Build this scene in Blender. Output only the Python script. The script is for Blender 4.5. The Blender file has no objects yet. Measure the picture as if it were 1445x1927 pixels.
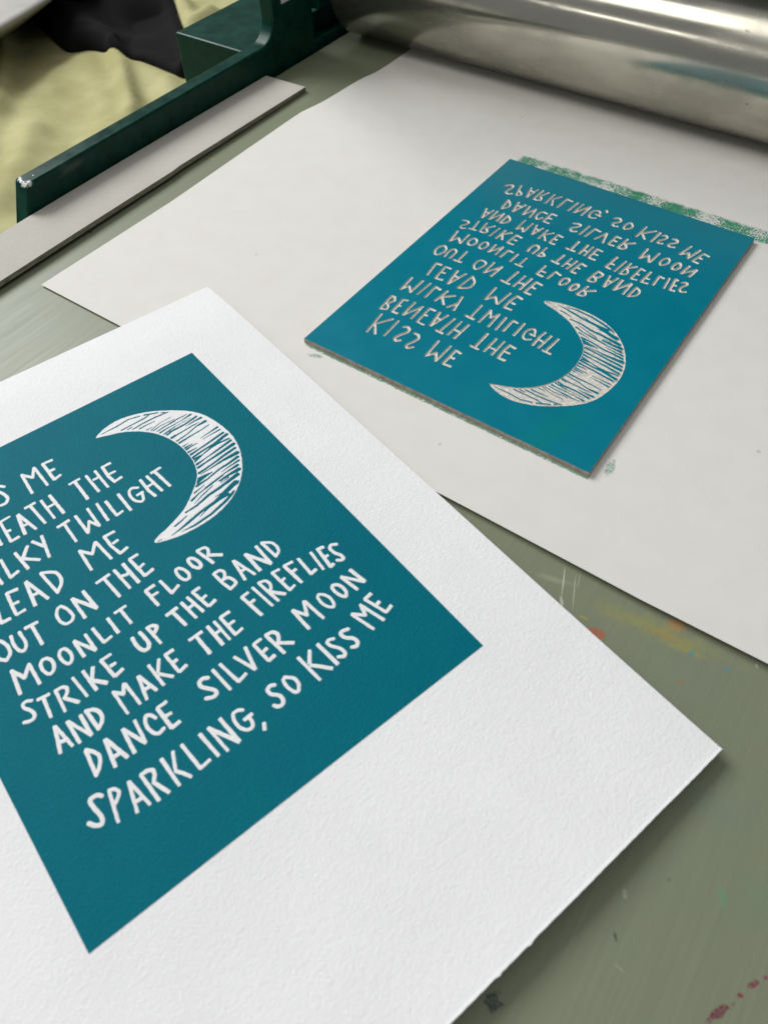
import bpy, bmesh, math
import numpy as np
from mathutils import Matrix, Vector
rng = np.random.default_rng(7)
S = bpy.context.scene
COL = S.collection

# ------------------------------------------------------------------ camera
cam_d = bpy.data.cameras.new('camera')
cam = bpy.data.objects.new('camera', cam_d)
COL.objects.link(cam)
CX = Vector((0.99986843, 0.0, -0.01622094))
CY = Vector((-0.0098245, -0.79571762, -0.60558809))      # image down
CZ = Vector((-0.01290729, 0.60566779, -0.79561293))      # view direction
CAM_H = 0.251957
cam.matrix_world = Matrix(((CX[0], -CY[0], -CZ[0], 0.0), (CX[1], -CY[1], -CZ[1], 0.0),
                           (CX[2], -CY[2], -CZ[2], CAM_H), (0, 0, 0, 1)))
cam_d.sensor_fit = 'HORIZONTAL'
cam_d.sensor_width = 36.0
cam_d.lens = 36.0 * 1454.35 / 1445.0
cam_d.clip_start = 0.01
cam_d.clip_end = 30.0
cam_d.dof.use_dof = True
cam_d.dof.focus_distance = 0.40
cam_d.dof.aperture_fstop = 20.0
S.camera = cam

# ------------------------------------------------------------------ room light
world = bpy.data.worlds.new('World')
S.world = world
world.use_nodes = True
bg = world.node_tree.nodes['Background']
bg.inputs[0].default_value = (0.93, 0.96, 1.0, 1)
bg.inputs[1].default_value = WORLD_S = 0.21
S.view_settings.view_transform = 'Standard'
S.view_settings.look = 'None'
S.view_settings.exposure = 0.0
S.view_settings.gamma = 1.0
S.view_settings.use_curve_mapping = False


def area(name, loc, target, sx, sy, power, col):
    d = bpy.data.lights.new(name, 'AREA')
    d.shape = 'RECTANGLE'
    d.size, d.size_y, d.energy, d.color = sx, sy, power, col
    o = bpy.data.objects.new(name, d)
    o.location = loc
    o.rotation_euler = (Vector(target) - Vector(loc)).to_track_quat('-Z', 'Y').to_euler()
    COL.objects.link(o)
    return o


T56 = math.radians(56.0)
EV = Vector((math.cos(T56), math.sin(T56), 0))           # along the press bed
RV = Vector((math.sin(T56), -math.cos(T56), 0))          # across the press bed
PRESS = Matrix.Rotation(T56 - math.pi / 2, 4, 'Z')       # local x = RV, local y = EV


def pr(x, y, z):
    return RV * x + EV * y + Vector((0, 0, z))


area('window_light', (-1.46, 1.52, 1.62), (-0.03, 0.25, 0), 1.5, 1.2, 70, (0.985, 0.99, 1.0))
area('ceiling_panel', pr(-0.9, -0.66, 1.75), pr(-0.9, -0.1, 0.0), 3.4, 0.68, 19, (1.0, 0.98, 0.92))
area('far_tube', pr(-1.6, -3.05, 1.75), pr(-1.6, 0.5, 0.1), 5.0, 0.2, 10, (1.0, 0.96, 0.9))

# ------------------------------------------------------------------ helpers


def lin(r, g, b):
    f = lambda c: (c / 255 / 12.92) if c / 255 <= 0.04045 else ((c / 255 + 0.055) / 1.055) ** 2.4
    return (f(r), f(g), f(b), 1.0)


class NT:
    """small wrapper for building node trees"""
    def __init__(self, name, rough=0.6, spec=0.5, metal=0.0):
        self.m = bpy.data.materials.new(name)
        self.m.use_nodes = True
        self.t = self.m.node_tree
        self.b = self.t.nodes['Principled BSDF']
        self.set('Roughness', rough)
        self.set('Specular IOR Level', spec)
        self.set('Metallic', metal)

    def set(self, key, v):
        s = self.b.inputs[key]
        if hasattr(v, 'is_linked'):
            self.t.links.new(v, s)
        else:
            s.default_value = v

    def n(self, typ, **kw):
        nd = self.t.nodes.new(typ)
        for k, v in kw.items():
            setattr(nd, k, v)
        return nd

    def link(self, a, b):
        if hasattr(a, 'is_linked'):
            self.t.links.new(a, b)
        else:
            b.default_value = a

    def coord(self, scale=(1, 1, 1), rot=0.0, ref=None, off=(0, 0, 0)):
        tc = self.n('ShaderNodeTexCoord')
        if ref is not None:
            tc.object = ref
        mp = self.n('ShaderNodeMapping')
        mp.inputs['Scale'].default_value = scale
        mp.inputs['Rotation'].default_value = (0, 0, rot)
        mp.inputs['Location'].default_value = off
        self.t.links.new(tc.outputs['Object'], mp.inputs['Vector'])
        return mp.outputs['Vector']

    def noise(self, vec, scale, detail=3.0, rough=0.55):
        nd = self.n('ShaderNodeTexNoise')
        nd.inputs['Scale'].default_value = scale
        nd.inputs['Detail'].default_value = detail
        nd.inputs['Roughness'].default_value = rough
        self.t.links.new(vec, nd.inputs['Vector'])
        return nd.outputs['Fac']

    def voro(self, vec, scale, feat='F1', rnd=1.0):
        nd = self.n('ShaderNodeTexVoronoi', feature=feat)
        nd.inputs['Scale'].default_value = scale
        nd.inputs['Randomness'].default_value = rnd
        self.t.links.new(vec, nd.inputs['Vector'])
        return nd.outputs['Distance']

    def ramp(self, v, a, b, lo=0.0, hi=1.0):
        nd = self.n('ShaderNodeMapRange', interpolation_type='SMOOTHSTEP')
        self.link(v, nd.inputs['Value'])
        nd.inputs['From Min'].default_value = a
        nd.inputs['From Max'].default_value = b
        nd.inputs['To Min'].default_value = lo
        nd.inputs['To Max'].default_value = hi
        return nd.outputs['Result']

    def math(self, op, a, b=0.0, c=0.0):
        nd = self.n('ShaderNodeMath', operation=op)
        self.link(a, nd.inputs[0])
        self.link(b, nd.inputs[1])
        self.link(c, nd.inputs[2])
        return nd.outputs[0]

    def mix(self, fac, a, b):
        nd = self.n('ShaderNodeMix', data_type='RGBA')
        self.link(fac, nd.inputs['Factor'])
        self.link(a, nd.inputs['A'])
        self.link(b, nd.inputs['B'])
        return nd.outputs['Result']

    def xyz(self, vec):
        nd = self.n('ShaderNodeSeparateXYZ')
        self.t.links.new(vec, nd.inputs[0])
        return nd.outputs

    def bump(self, h, strength, dist):
        nd = self.n('ShaderNodeBump')
        nd.inputs['Strength'].default_value = strength
        nd.inputs['Distance'].default_value = dist
        self.link(h, nd.inputs['Height'])
        self.t.links.new(nd.outputs['Normal'], self.b.inputs['Normal'])

    def spot(self, vec, cx, cy, rx, ry, rot=0.0, ns=250.0, amt=0.9, edge=0.25, seed=0.0):
        """mask of an irregular blot: ellipse at cx,cy of half axes rx,ry broken up by noise"""
        x, y, _ = self.xyz(vec)
        dx, dy = self.math('SUBTRACT', x, cx), self.math('SUBTRACT', y, cy)
        c, s = math.cos(rot), math.sin(rot)
        u = self.math('MULTIPLY', self.math('ADD', self.math('MULTIPLY', dx, c), self.math('MULTIPLY', dy, s)), 1 / rx)
        v = self.math('MULTIPLY', self.math('SUBTRACT', self.math('MULTIPLY', dy, c), self.math('MULTIPLY', dx, s)), 1 / ry)
        d = self.math('SQRT', self.math('ADD', self.math('MULTIPLY', u, u), self.math('MULTIPLY', v, v)))
        nv = self.n('ShaderNodeVectorMath', operation='ADD')
        self.t.links.new(vec, nv.inputs[0])
        nv.inputs[1].default_value = (seed, seed * .7, 0)
        nz = self.noise(nv.outputs[0], ns, 4.0, 0.65)
        d = self.math('ADD', d, self.math('MULTIPLY', self.math('SUBTRACT', nz, 0.5), amt * 2.4))
        return self.ramp(d, 1.0, 1.0 - edge, 0.0, 1.0)


def mesh_obj(name, verts, faces, mat, parent=None, matrix=None, smooth=False):
    me = bpy.data.meshes.new(name)
    me.from_pydata([tuple(v) for v in verts], [], [tuple(f) for f in faces])
    me.validate()
    if smooth:
        me.polygons.foreach_set('use_smooth', [True] * len(me.polygons))
    if mat:
        me.materials.append(mat)
    o = bpy.data.objects.new(name, me)
    COL.objects.link(o)
    if parent:
        o.parent = parent
    elif matrix is not None:
        o.matrix_world = matrix
    return o


def np_obj(name, verts, polys, mat, parent=None, matrix=None, smooth=True):
    """polys: list of (n,k) integer arrays"""
    me = bpy.data.meshes.new(name)
    used = np.unique(np.concatenate([p.ravel() for p in polys]))
    remap = np.full(len(verts), -1, np.int64)
    remap[used] = np.arange(len(used))
    verts = verts[used]
    loops = np.concatenate([remap[p].ravel() for p in polys]).astype(np.int32)
    tot = np.concatenate([np.full(len(p), p.shape[1]) for p in polys]).astype(np.int32)
    start = np.r_[0, np.cumsum(tot)[:-1]].astype(np.int32)
    me.vertices.add(len(verts))
    me.vertices.foreach_set('co', verts.astype(np.float32).ravel())
    me.loops.add(len(loops))
    me.loops.foreach_set('vertex_index', loops)
    me.polygons.add(len(tot))
    me.polygons.foreach_set('loop_start', start)
    try:
        me.polygons.foreach_set('loop_total', tot)
    except Exception:
        pass
    me.update(calc_edges=True)
    me.polygons.foreach_set('use_smooth', np.full(len(tot), smooth))
    me.materials.append(mat)
    o = bpy.data.objects.new(name, me)
    COL.objects.link(o)
    if parent:
        o.parent = parent
    elif matrix is not None:
        o.matrix_world = matrix
    return o


def tag(o, label, cat=None, group=None, kind=None):
    if label:
        o['label'] = label
    if cat:
        o['category'] = cat
    if group:
        o['group'] = group
    if kind:
        o['kind'] = kind
    return o


def empty(name, matrix=None):
    o = bpy.data.objects.new(name, None)
    o.empty_display_size = 0.02
    COL.objects.link(o)
    if matrix is not None:
        o.matrix_world = matrix
    return o


def bevel(o, w, seg=2):
    m = o.modifiers.new('bevel', 'BEVEL')
    m.width = w
    m.segments = seg
    m.limit_method = 'ANGLE'
    m.angle_limit = math.radians(40)
    return o


def box(name, x0, x1, y0, y1, z0, z1, mat, parent=None, matrix=None, bev=0.0):
    v = [(x, y, z) for z in (z0, z1) for y in (y0, y1) for x in (x0, x1)]
    f = [(0, 2, 3, 1), (4, 5, 7, 6), (0, 1, 5, 4), (1, 3, 7, 5), (3, 2, 6, 7), (2, 0, 4, 6)]
    o = mesh_obj(name, v, f, mat, parent, matrix)
    if bev:
        bevel(o, bev)
    return o


def sheet(name, xs, ys, zf, thick, mat, matrix=None, parent=None, warp=None, smooth=True):
    """a closed sheet: grid xs by ys, top at zf(x,y), bottom thick below"""
    nx, ny = len(xs), len(ys)
    X, Y = np.meshgrid(xs, ys)
    X, Y = X.astype(float), Y.astype(float)
    if warp:
        X, Y = warp(X, Y)
    Z = zf(X, Y)
    top = np.c_[X.ravel(), Y.ravel(), Z.ravel()]
    bot = top.copy()
    bot[:, 2] -= thick
    i = np.arange(nx * ny).reshape(ny, nx)
    q = np.stack([i[:-1, :-1], i[:-1, 1:], i[1:, 1:], i[1:, :-1]], -1).reshape(-1, 4)
    n = nx * ny
    rim = np.r_[i[0, :], i[1:, -1], i[-1, -2::-1], i[-2:0:-1, 0]]
    # separate rim vertices keep the edge crisp
    rt, rb = top[rim], bot[rim]
    k = len(rim)
    j = np.arange(k)
    j2 = (j + 1) % k
    side = np.stack([2 * n + j, 2 * n + k + j, 2 * n + k + j2, 2 * n + j2], -1)
    V = np.concatenate([top, bot, rt, rb])
    return np_obj(name, V, [q, q[:, ::-1] + n, side], mat, parent, matrix, smooth)


def pix(u, v, z):
    """the point at height z that stands behind a place in the photograph (used once, to measure)"""
    d = CX * ((u - 722.5) / 1454.35) + CY * ((v - 963.5) / 1454.35) + CZ
    k = (z - CAM_H) / d[2]
    return Vector((d[0] * k, d[1] * k, z))


# ------------------------------------------------------------------ lettering and moon, in millimetres on the plate
RAW_L = """1149,1723 1237,965
1491,1720 1239,1330
1232,1325 1451,1015
1641,1739 1669,1083
1868,1612 1945,1688 2047,1619 2054,1494 1947,1306 1913,1154 1998,1091 2073,1168
2219,1574 2324,1582 2404,1475 2369,1307 2291,1142 2303,1055 2380,1039 2457,1136
2871,1079 2840,1672
2876,1068 3020,1280 3153,1042
3162,1066 3178,1676
3345,1057 3352,1618
3345,1057 3547,1078
3366,1346 3475,1347
3359,1624 3508,1581
958,2447 993,1881
958,2447 1044,2452 1119,2327 1033,2128
1025,2139 1109,2057 1146,1934 1007,1877
1276,2487 1302,1948
1276,2487 1399,2519
1285,2213 1369,2236
1302,1948 1462,1955
1583,2557 1589,2008
1602,1989 1836,2521
1828,2533 1846,1981
2010,2571 2026,1970
2010,2571 2176,2564
2014,2282 2111,2298
2026,1970 2233,1962
2373,2029 2297,2580
2384,2024 2521,2597
2346,2366 2464,2364
2562,1960 2776,1950
2668,1980 2726,2580
2898,1977 2922,2584
3091,1956 3126,2578
2938,2233 3063,2232
3535,1950 3769,1941
3658,1964 3665,2550
3912,1956 3931,2513
4117,1952 4134,2528
3976,2156 4104,2162
4290,1952 4274,2271 4307,2486
4290,1952 4473,1958
4316,2227 4447,2231
4307,2486 4473,2461
960,3360 991,2793
982,2805 1093,3026 1257,2830
1257,2830 1262,3399
1483,3421 1451,2856
1664,3380 1676,2867
1664,3380 1836,3335
1956,2890 2008,3399
2212,2884 2040,3094
2034,3129 2265,3346
2533,2831 2438,3408
2330,2844 2461,3089
2873,2838 3119,2819
3007,2855 3008,3397
3272,2801 3285,3353
3285,3353 3426,3101 3534,3333
3544,2778 3539,3323
3748,2783 3734,3321
3919,2845 3929,3315
3927,3319 4076,3297
4205,2841 4212,3379
4604,2943 4501,2869 4411,2911 4370,3059 4388,3217 4486,3335 4558,3289 4597,3140
4636,3112 4493,3115
4742,2800 4738,3151 4778,3360
4897,2781 4955,3336
4793,3050 4902,3040
5010,2765 5238,2753
5091,2790 5146,3329
1138,4221 1221,3669
1138,4221 1299,4235
1461,3676 1419,4230
1461,3676 1655,3710
1471,3982 1563,3989
1425,4235 1589,4232
1842,3662 1772,4266
1853,3657 2023,4271
1832,4031 1942,4039
2148,3674 2217,4273
2154,3660 2291,3735 2392,3831 2410,3988 2363,4129 2221,4264
2954,3659 2940,4206
2956,3655 3119,3877 3283,3658
3299,3665 3356,4211
3488,3647 3493,3941 3549,4204
3488,3647 3698,3652
3550,3905 3657,3889
3556,4209 3720,4169
912,5010 1023,4925 1046,4741 979,4557 880,4549 800,4693 808,4899 912,5010
1163,4598 1129,4800 1158,4966 1221,5033 1293,4980 1324,4869 1314,4618
1428,4606 1658,4625
1547,4645 1538,5108
2136,4583 2202,4705 2236,4914 2169,5002 2045,5007 1989,4902 1982,4729 2056,4597 2136,4583
2364,4568 2377,5097
2370,4573 2638,5051
2598,4545 2636,5038
2879,4545 3156,4517
3035,4538 3084,5091
3273,4488 3320,5044
3469,4471 3509,5038
3343,4714 3423,4741 3482,4699
3618,4457 3671,4979
3620,4453 3795,4447
3671,4751 3784,4717
3681,4979 3860,4945
901,5278 841,5772
900,5270 1024,5530 1188,5338
1192,5348 1181,5804
1480,5425 1532,5495 1536,5604 1496,5703 1424,5753 1365,5721 1326,5585 1343,5467 1404,5403 1480,5425
1808,5443 1857,5556 1848,5683 1793,5771 1724,5769 1677,5653 1671,5515 1732,5426 1808,5443
2005,5423 2014,5814
2007,5418 2230,5827
2223,5417 2232,5823
2380,5390 2415,5779
2413,5782 2573,5758
2691,5375 2709,5767
2844,5358 3071,5344
2954,5344 2982,5738
3516,5301 3548,5718
3521,5293 3697,5279
3546,5468 3678,5465
3835,5266 3878,5644
3876,5648 4058,5576
4253,5237 4319,5323 4347,5476 4306,5571 4219,5563 4166,5456 4162,5311 4197,5228 4253,5237
4556,5184 4610,5260 4639,5403 4601,5490 4546,5484 4481,5378 4474,5241 4494,5173 4556,5184
4735,5130 4834,5558
4743,5115 4885,5129 4924,5197 4894,5280 4844,5346
4862,5348 5063,5503
942,6011 871,5963 792,5981 784,6056 861,6170 887,6283 840,6345 756,6340 684,6307
1026,6065 1229,6094
1117,6112 1077,6504
1338,6106 1306,6561
1338,6106 1451,6108 1522,6173 1480,6274 1398,6322
1404,6332 1560,6554
1672,6065 1722,6540
1869,6064 1897,6537
2035,6103 1921,6318
1943,6358 2095,6532
2207,6081 2256,6506
2208,6078 2400,6073
2293,6284 2387,6284
2271,6511 2433,6467
2848,6036 2837,6198 2856,6327 2912,6403 2989,6391 3042,6310 3011,6020
3159,6013 3199,6446
3159,6013 3252,6024 3315,6090 3276,6144 3213,6186
3560,6011 3786,5987
3679,6012 3736,6410
3906,5940 3959,6394
4050,5910 4127,6364
3961,6136 4061,6125
4185,5881 4260,6328
4185,5881 4333,5873
4262,6119 4342,6098
4276,6334 4423,6295
4704,5788 4732,6075 4780,6274
4729,5778 4838,5777 4887,5856 4854,5958 4766,6014
4790,6008 4890,6026 4937,6155 4926,6235 4780,6274
5155,5762 5100,6271
5168,5765 5311,6290
5152,6066 5254,6062
5417,5784 5436,6277
5421,5787 5687,6280
5680,5757 5693,6271
5813,5758 5854,6200
5818,5751 5973,5871 6000,6016 5972,6133 5854,6200
1056,6697 933,7181
1061,6705 1143,7197
1007,7003 1088,7031
1252,6752 1257,7221
1263,6756 1462,7226
1475,6790 1466,7217
1582,6785 1605,7195
1586,6778 1684,6820 1752,6914 1757,7035 1702,7130 1605,7195
2100,6768 2113,7269
2102,6764 2220,6904 2311,6745
2329,6759 2359,7246
2574,6768 2486,7244
2582,6774 2697,7201
2544,7058 2641,7068
2814,6693 2840,7191
3014,6705 2875,6924
2881,6966 3046,7157
3142,6704 3172,7142
3142,6704 3299,6703
3182,6925 3258,6915
3177,7150 3334,7116
3625,6722 3883,6713
3760,6735 3778,7177
4022,6689 4047,7172
4169,6678 4198,7168
4042,6909 4162,6896
4300,6679 4330,7152
4302,6676 4491,6671
4346,6902 4463,6896
4332,7147 4494,7121
4842,6566 4918,7110
4845,6561 4989,6543
4898,6765 4992,6756
5110,6505 5183,7073
5255,6505 5329,7061
5260,6497 5388,6531 5419,6640 5381,6735 5305,6798
5339,6826 5507,7014
5579,6470 5626,7007
5582,6467 5729,6490
5606,6738 5700,6719
5629,7002 5757,6964
5846,6489 5894,7001
5849,6484 6021,6507
5880,6700 5979,6690
6153,6523 6145,6965
6149,6960 6273,6938
6424,6557 6389,7025
6573,6580 6529,7071
6565,6582 6688,6603
6567,6816 6646,6819
6529,7071 6609,7050
6925,6717 6837,6658 6761,6712 6776,6860 6851,6997 6838,7075 6785,7084 6714,7027
1271,7415 1226,7891
1285,7402 1367,7507 1413,7617 1380,7721 1314,7816 1226,7891
1605,7439 1527,7959
1613,7445 1752,7937
1602,7796 1709,7806
1912,7466 1882,7949
1919,7468 2101,7918
2141,7451 2103,7914
2438,7633 2396,7534 2331,7491 2266,7588 2249,7713 2284,7860 2350,7919 2451,7888
2544,7508 2563,7956
2548,7501 2721,7495
2596,7718 2685,7725
2568,7961 2723,7946
3500,7563 3411,7511 3328,7546 3318,7637 3409,7749 3479,7838 3478,7911 3399,7939 3277,7875
3643,7486 3691,7997
3802,7477 3876,7959
3877,7963 4059,7920
4070,7518 4228,7950
4325,7480 4230,7947
4468,7529 4504,7953
4472,7522 4634,7519
4515,7761 4611,7739
4508,7961 4642,7942
4742,7515 4804,8012
4753,7513 4878,7525 4927,7617 4896,7706 4828,7769
4837,7783 5045,7954
5409,7406 5424,7895
5418,7401 5562,7647 5674,7377
5697,7388 5757,7886
5985,7423 6061,7486 6111,7613 6088,7766 6037,7821 5965,7754 5914,7603 5929,7458 5985,7423
6384,7468 6428,7575 6418,7705 6354,7789 6293,7726 6256,7583 6259,7461 6314,7423 6384,7468
6539,7387 6612,7797
6545,7379 6820,7746
6771,7364 6826,7738
1141,8241 1091,8180 996,8171 953,8214 962,8335 999,8504 983,8610 935,8647 847,8584 800,8507
1271,8249 1162,8777
1275,8242 1347,8265 1395,8354 1345,8420 1258,8486
1580,8312 1463,8827
1588,8318 1672,8842
1546,8672 1650,8681
1784,8350 1815,8880
1787,8344 1905,8340 1977,8390 1964,8476 1904,8555
1884,8569 1999,8870
2168,8322 2182,8877
2373,8329 2262,8609
2251,8643 2316,8727 2393,8869
2542,8319 2584,8854
2582,8856 2775,8831
2868,8354 2921,8859
3032,8350 3082,8886
3037,8355 3307,8880
3270,8339 3311,8873
3650,8447 3589,8397 3480,8394 3435,8528 3442,8682 3510,8793 3605,8816 3659,8751 3668,8629
3735,8603 3576,8614
3804,8866 3744,8969
4323,8408 4252,8370 4168,8413 4174,8512 4285,8618 4292,8727 4227,8803 4142,8780 4105,8717
4544,8402 4661,8516 4668,8653 4578,8772 4516,8746 4471,8590 4480,8438 4544,8402
4938,8244 4988,8831
5180,8256 5024,8465
5026,8503 5279,8790
5356,8251 5405,8784
5645,8340 5559,8303 5502,8332 5524,8429 5631,8574 5643,8696 5589,8747 5500,8679
5965,8349 5849,8312 5798,8346 5808,8446 5937,8564 5946,8663 5877,8724 5800,8685
6204,8156 6323,8645
6215,8155 6387,8325 6450,8100
6447,8103 6585,8614
6585,8052 6717,8508
6587,8049 6745,8028
6667,8290 6759,8261
6723,8513 6878,8469"""
RAW_M = """4527,1079 4874,930 5206,897 5491,963 5761,1061 6055,1238 6330,1450 6587,1695 6742,1939 6837,2226 6899,2559 6917,2902 6881,3169 6803,3445 6656,3751 6494,3989 6325,4169 6124,4337 5885,4469 5592,4570 5292,4617 4993,4619 4659,4589 4435,4525 4220,4449 4186,4381 4289,4324 4556,4259 4852,4150 5052,4060 5261,3909 5444,3753 5620,3585 5731,3449 5794,3317 5862,3094 5890,2832 5886,2564 5854,2342 5778,2082 5661,1835 5514,1638 5348,1475 5119,1310 4833,1198 4650,1131"""
RAW_H = """4708,1071,15 5081,1069,29 5385,1040,26 5627,1110,26
5107,1241,29 5441,1239,26 5692,1235,30 5808,1212,19
5726,1145,37 5997,1274,26
5325,1376,29 5583,1357,29 5874,1362,33 6180,1402,26
6054,1333,26 6114,1359,26
5440,1459,33 5617,1455,22 5816,1468,11
5221,1312,25 5340,1307,15
5543,1591,25 5687,1595,14
5605,1666,22 5866,1592,13 6138,1582,15
5646,1711,25 5850,1672,18 6182,1689,15
5702,1781,21 5893,1754,25 6165,1746,25
5735,1854,39 5907,1835,25 6115,1834,25
5783,1951,35 6079,1897,22
5824,2008,46 6043,1960,29
5851,2156,53 5941,2139,44
6042,1738,25 6272,1728,26 6464,1734,18
5989,1833,18 6290,1826,18 6536,1793,44
5948,1905,14 6479,1889,13
5909,1975,43 6277,1979,36 6599,1929,47
6269,2043,11 6504,2027,32 6662,2029,51
5860,2152,42 6109,2141,25 6419,2121,29 6566,2126,9
5887,2310,31 6182,2271,25 6451,2194,28 6681,2186,61
5905,2393,45 6167,2372,31 6456,2361,25 6685,2330,21
6333,2567,10 6589,2539,25 6793,2513,46
6350,2626,10 6601,2618,21 6801,2612,32
5917,2536,28 6064,2524,10
5925,2599,38 6110,2596,21
5910,2663,51 6036,2646,27 6198,2646,21
5900,2754,44 6131,2758,14
5886,2852,57 6120,2826,34 6309,2805,38 6799,2737,49
5887,2951,47 6124,2918,41 6465,2890,34 6831,2832,69
5885,3003,47 6133,3002,17 6268,2971,30 6514,2908,44 6696,2879,38
5861,3081,47 6128,3009,24 6334,2960,27 6553,2941,38 6805,2970,38
5856,3174,53 6106,3143,23 6425,3101,40 6807,3039,55
5843,3269,53 6073,3246,33 6401,3213,54 6801,3168,71
5786,3413,49 6108,3382,36 6433,3327,47 6761,3291,54
5798,3465,16 6064,3452,26 6371,3428,49 6722,3435,83
5703,3553,71 5867,3542,32 6024,3567,13
5633,3599,80 5877,3572,35 6024,3567,23
5567,3688,54 5864,3665,32 6182,3592,39 6424,3579,46 6668,3543,59
6177,3694,13 6371,3663,26 6633,3645,46
5684,3846,22 5908,3805,22 6254,3757,26 6542,3741,59
6011,3870,29 6193,3854,42 6499,3855,81
6014,3934,16 6214,3913,22
5901,4025,44 6154,4009,47 6420,3979,45
6053,4171,31 6288,4140,79
5439,3820,32 5708,3767,14
5295,3960,42 5509,3889,28 5859,3834,25 6145,3790,22
5292,4069,10 5515,3984,25 5842,3889,21
5044,4150,31 5297,4140,38 5629,4056,49 5931,4032,56 6410,3940,50
4707,4314,34 4843,4287,30 5017,4237,17
4538,4480,10 4752,4446,33 4958,4404,50 5310,4327,48 5644,4293,59 5930,4214,87 6252,4113,89
4739,4520,10 5027,4546,40 5431,4513,47 5801,4422,55 6097,4306,52
5201,4432,10 5458,4339,31 5743,4285,59 5964,4288,59
6025,3879,36 6221,3877,25
5727,4182,14 5918,4182,21
4226,4430,16 4342,4433,16"""


def parse(s):
    return [np.array([[float(c) / 50 for c in p.split(',')] for p in ln.split()]) for ln in s.strip().split('\n')]


LET, MOON, HATCH = parse(RAW_L), parse(RAW_M)[0], parse(RAW_H)
PW, PH = 152.4, 202.77
AFF = np.array([[1.0276149888, -0.00605805], [-0.00181795, 1.01761342]])
OFF = np.array([-3.09319526, 1.48870915])


def vnoise(X, Y, cell, seed):
    """smooth value noise in -1..1"""
    r = np.random.default_rng(seed)
    G = r.uniform(-1, 1, (256, 256))
    x, y = X / cell, Y / cell
    xi, yi = np.floor(x).astype(int), np.floor(y).astype(int)
    fx, fy = x - xi, y - yi
    fx, fy = fx * fx * (3 - 2 * fx), fy * fy * (3 - 2 * fy)
    g = lambda a, b: G[a % 256, b % 256]
    return (g(xi, yi) * (1 - fx) + g(xi + 1, yi) * fx) * (1 - fy) + (g(xi, yi + 1) * (1 - fx) + g(xi + 1, yi + 1) * fx) * fy


def seg_field(D, xs, ys, g, p, q, w0, w1, square):
    """min of D with the signed distance to a stroke p-q"""
    w = max(w0, w1)
    m = w + 1.2
    i0, i1 = np.searchsorted(xs, [min(p[0], q[0]) - m, max(p[0], q[0]) + m])
    j0, j1 = np.searchsorted(ys, [min(p[1], q[1]) - m, max(p[1], q[1]) + m])
    if i1 <= i0 or j1 <= j0:
        return
    X, Y = np.meshgrid(xs[i0:i1], ys[j0:j1])
    d = q - p
    L = max(np.hypot(*d), 1e-6)
    ax, ay = d / L
    s = (X - p[0]) * ax + (Y - p[1]) * ay
    t = -(X - p[0]) * ay + (Y - p[1]) * ax
    hw = w0 + (w1 - w0) * np.clip(s / L, 0, 1)
    if square:
        r = 0.45 * w
        ex = np.abs(s - L / 2) - (L / 2 + 0.50 * w - r)
        ey = np.abs(t) - (hw - r)
        dd = np.hypot(np.maximum(ex, 0), np.maximum(ey, 0)) + np.minimum(np.maximum(ex, ey), 0) - r
    else:
        ex = np.maximum(np.maximum(-s, s - L), 0)
        dd = np.hypot(ex, t) - hw
    np.minimum(D[j0:j1, i0:i1], dd, out=D[j0:j1, i0:i1])


def poly_sdf(P, X, Y):
    n = len(P)
    d2 = np.full(X.shape, 1e9)
    ins = np.zeros(X.shape, bool)
    for k in range(n):
        a, b = P[k], P[(k + 1) % n]
        e = b - a
        t = np.clip(((X - a[0]) * e[0] + (Y - a[1]) * e[1]) / max(e @ e, 1e-9), 0, 1)
        d2 = np.minimum(d2, (X - a[0] - t * e[0]) ** 2 + (Y - a[1] - t * e[1]) ** 2)
        c = (a[1] > Y) != (b[1] > Y)
        with np.errstate(divide='ignore', invalid='ignore'):
            xc = a[0] + (Y - a[1]) * e[0] / (e[1] if e[1] != 0 else 1e-12)
        ins ^= c & (X < xc)
    return np.where(ins, -np.sqrt(d2), np.sqrt(d2))


def smooth_poly(P, it=2):
    for _ in range(it):
        Q = np.roll(P, -1, 0)
        P = np.stack([.75 * P + .25 * Q, .25 * P + .75 * Q], 1).reshape(-1, 2)
    return P


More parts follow.
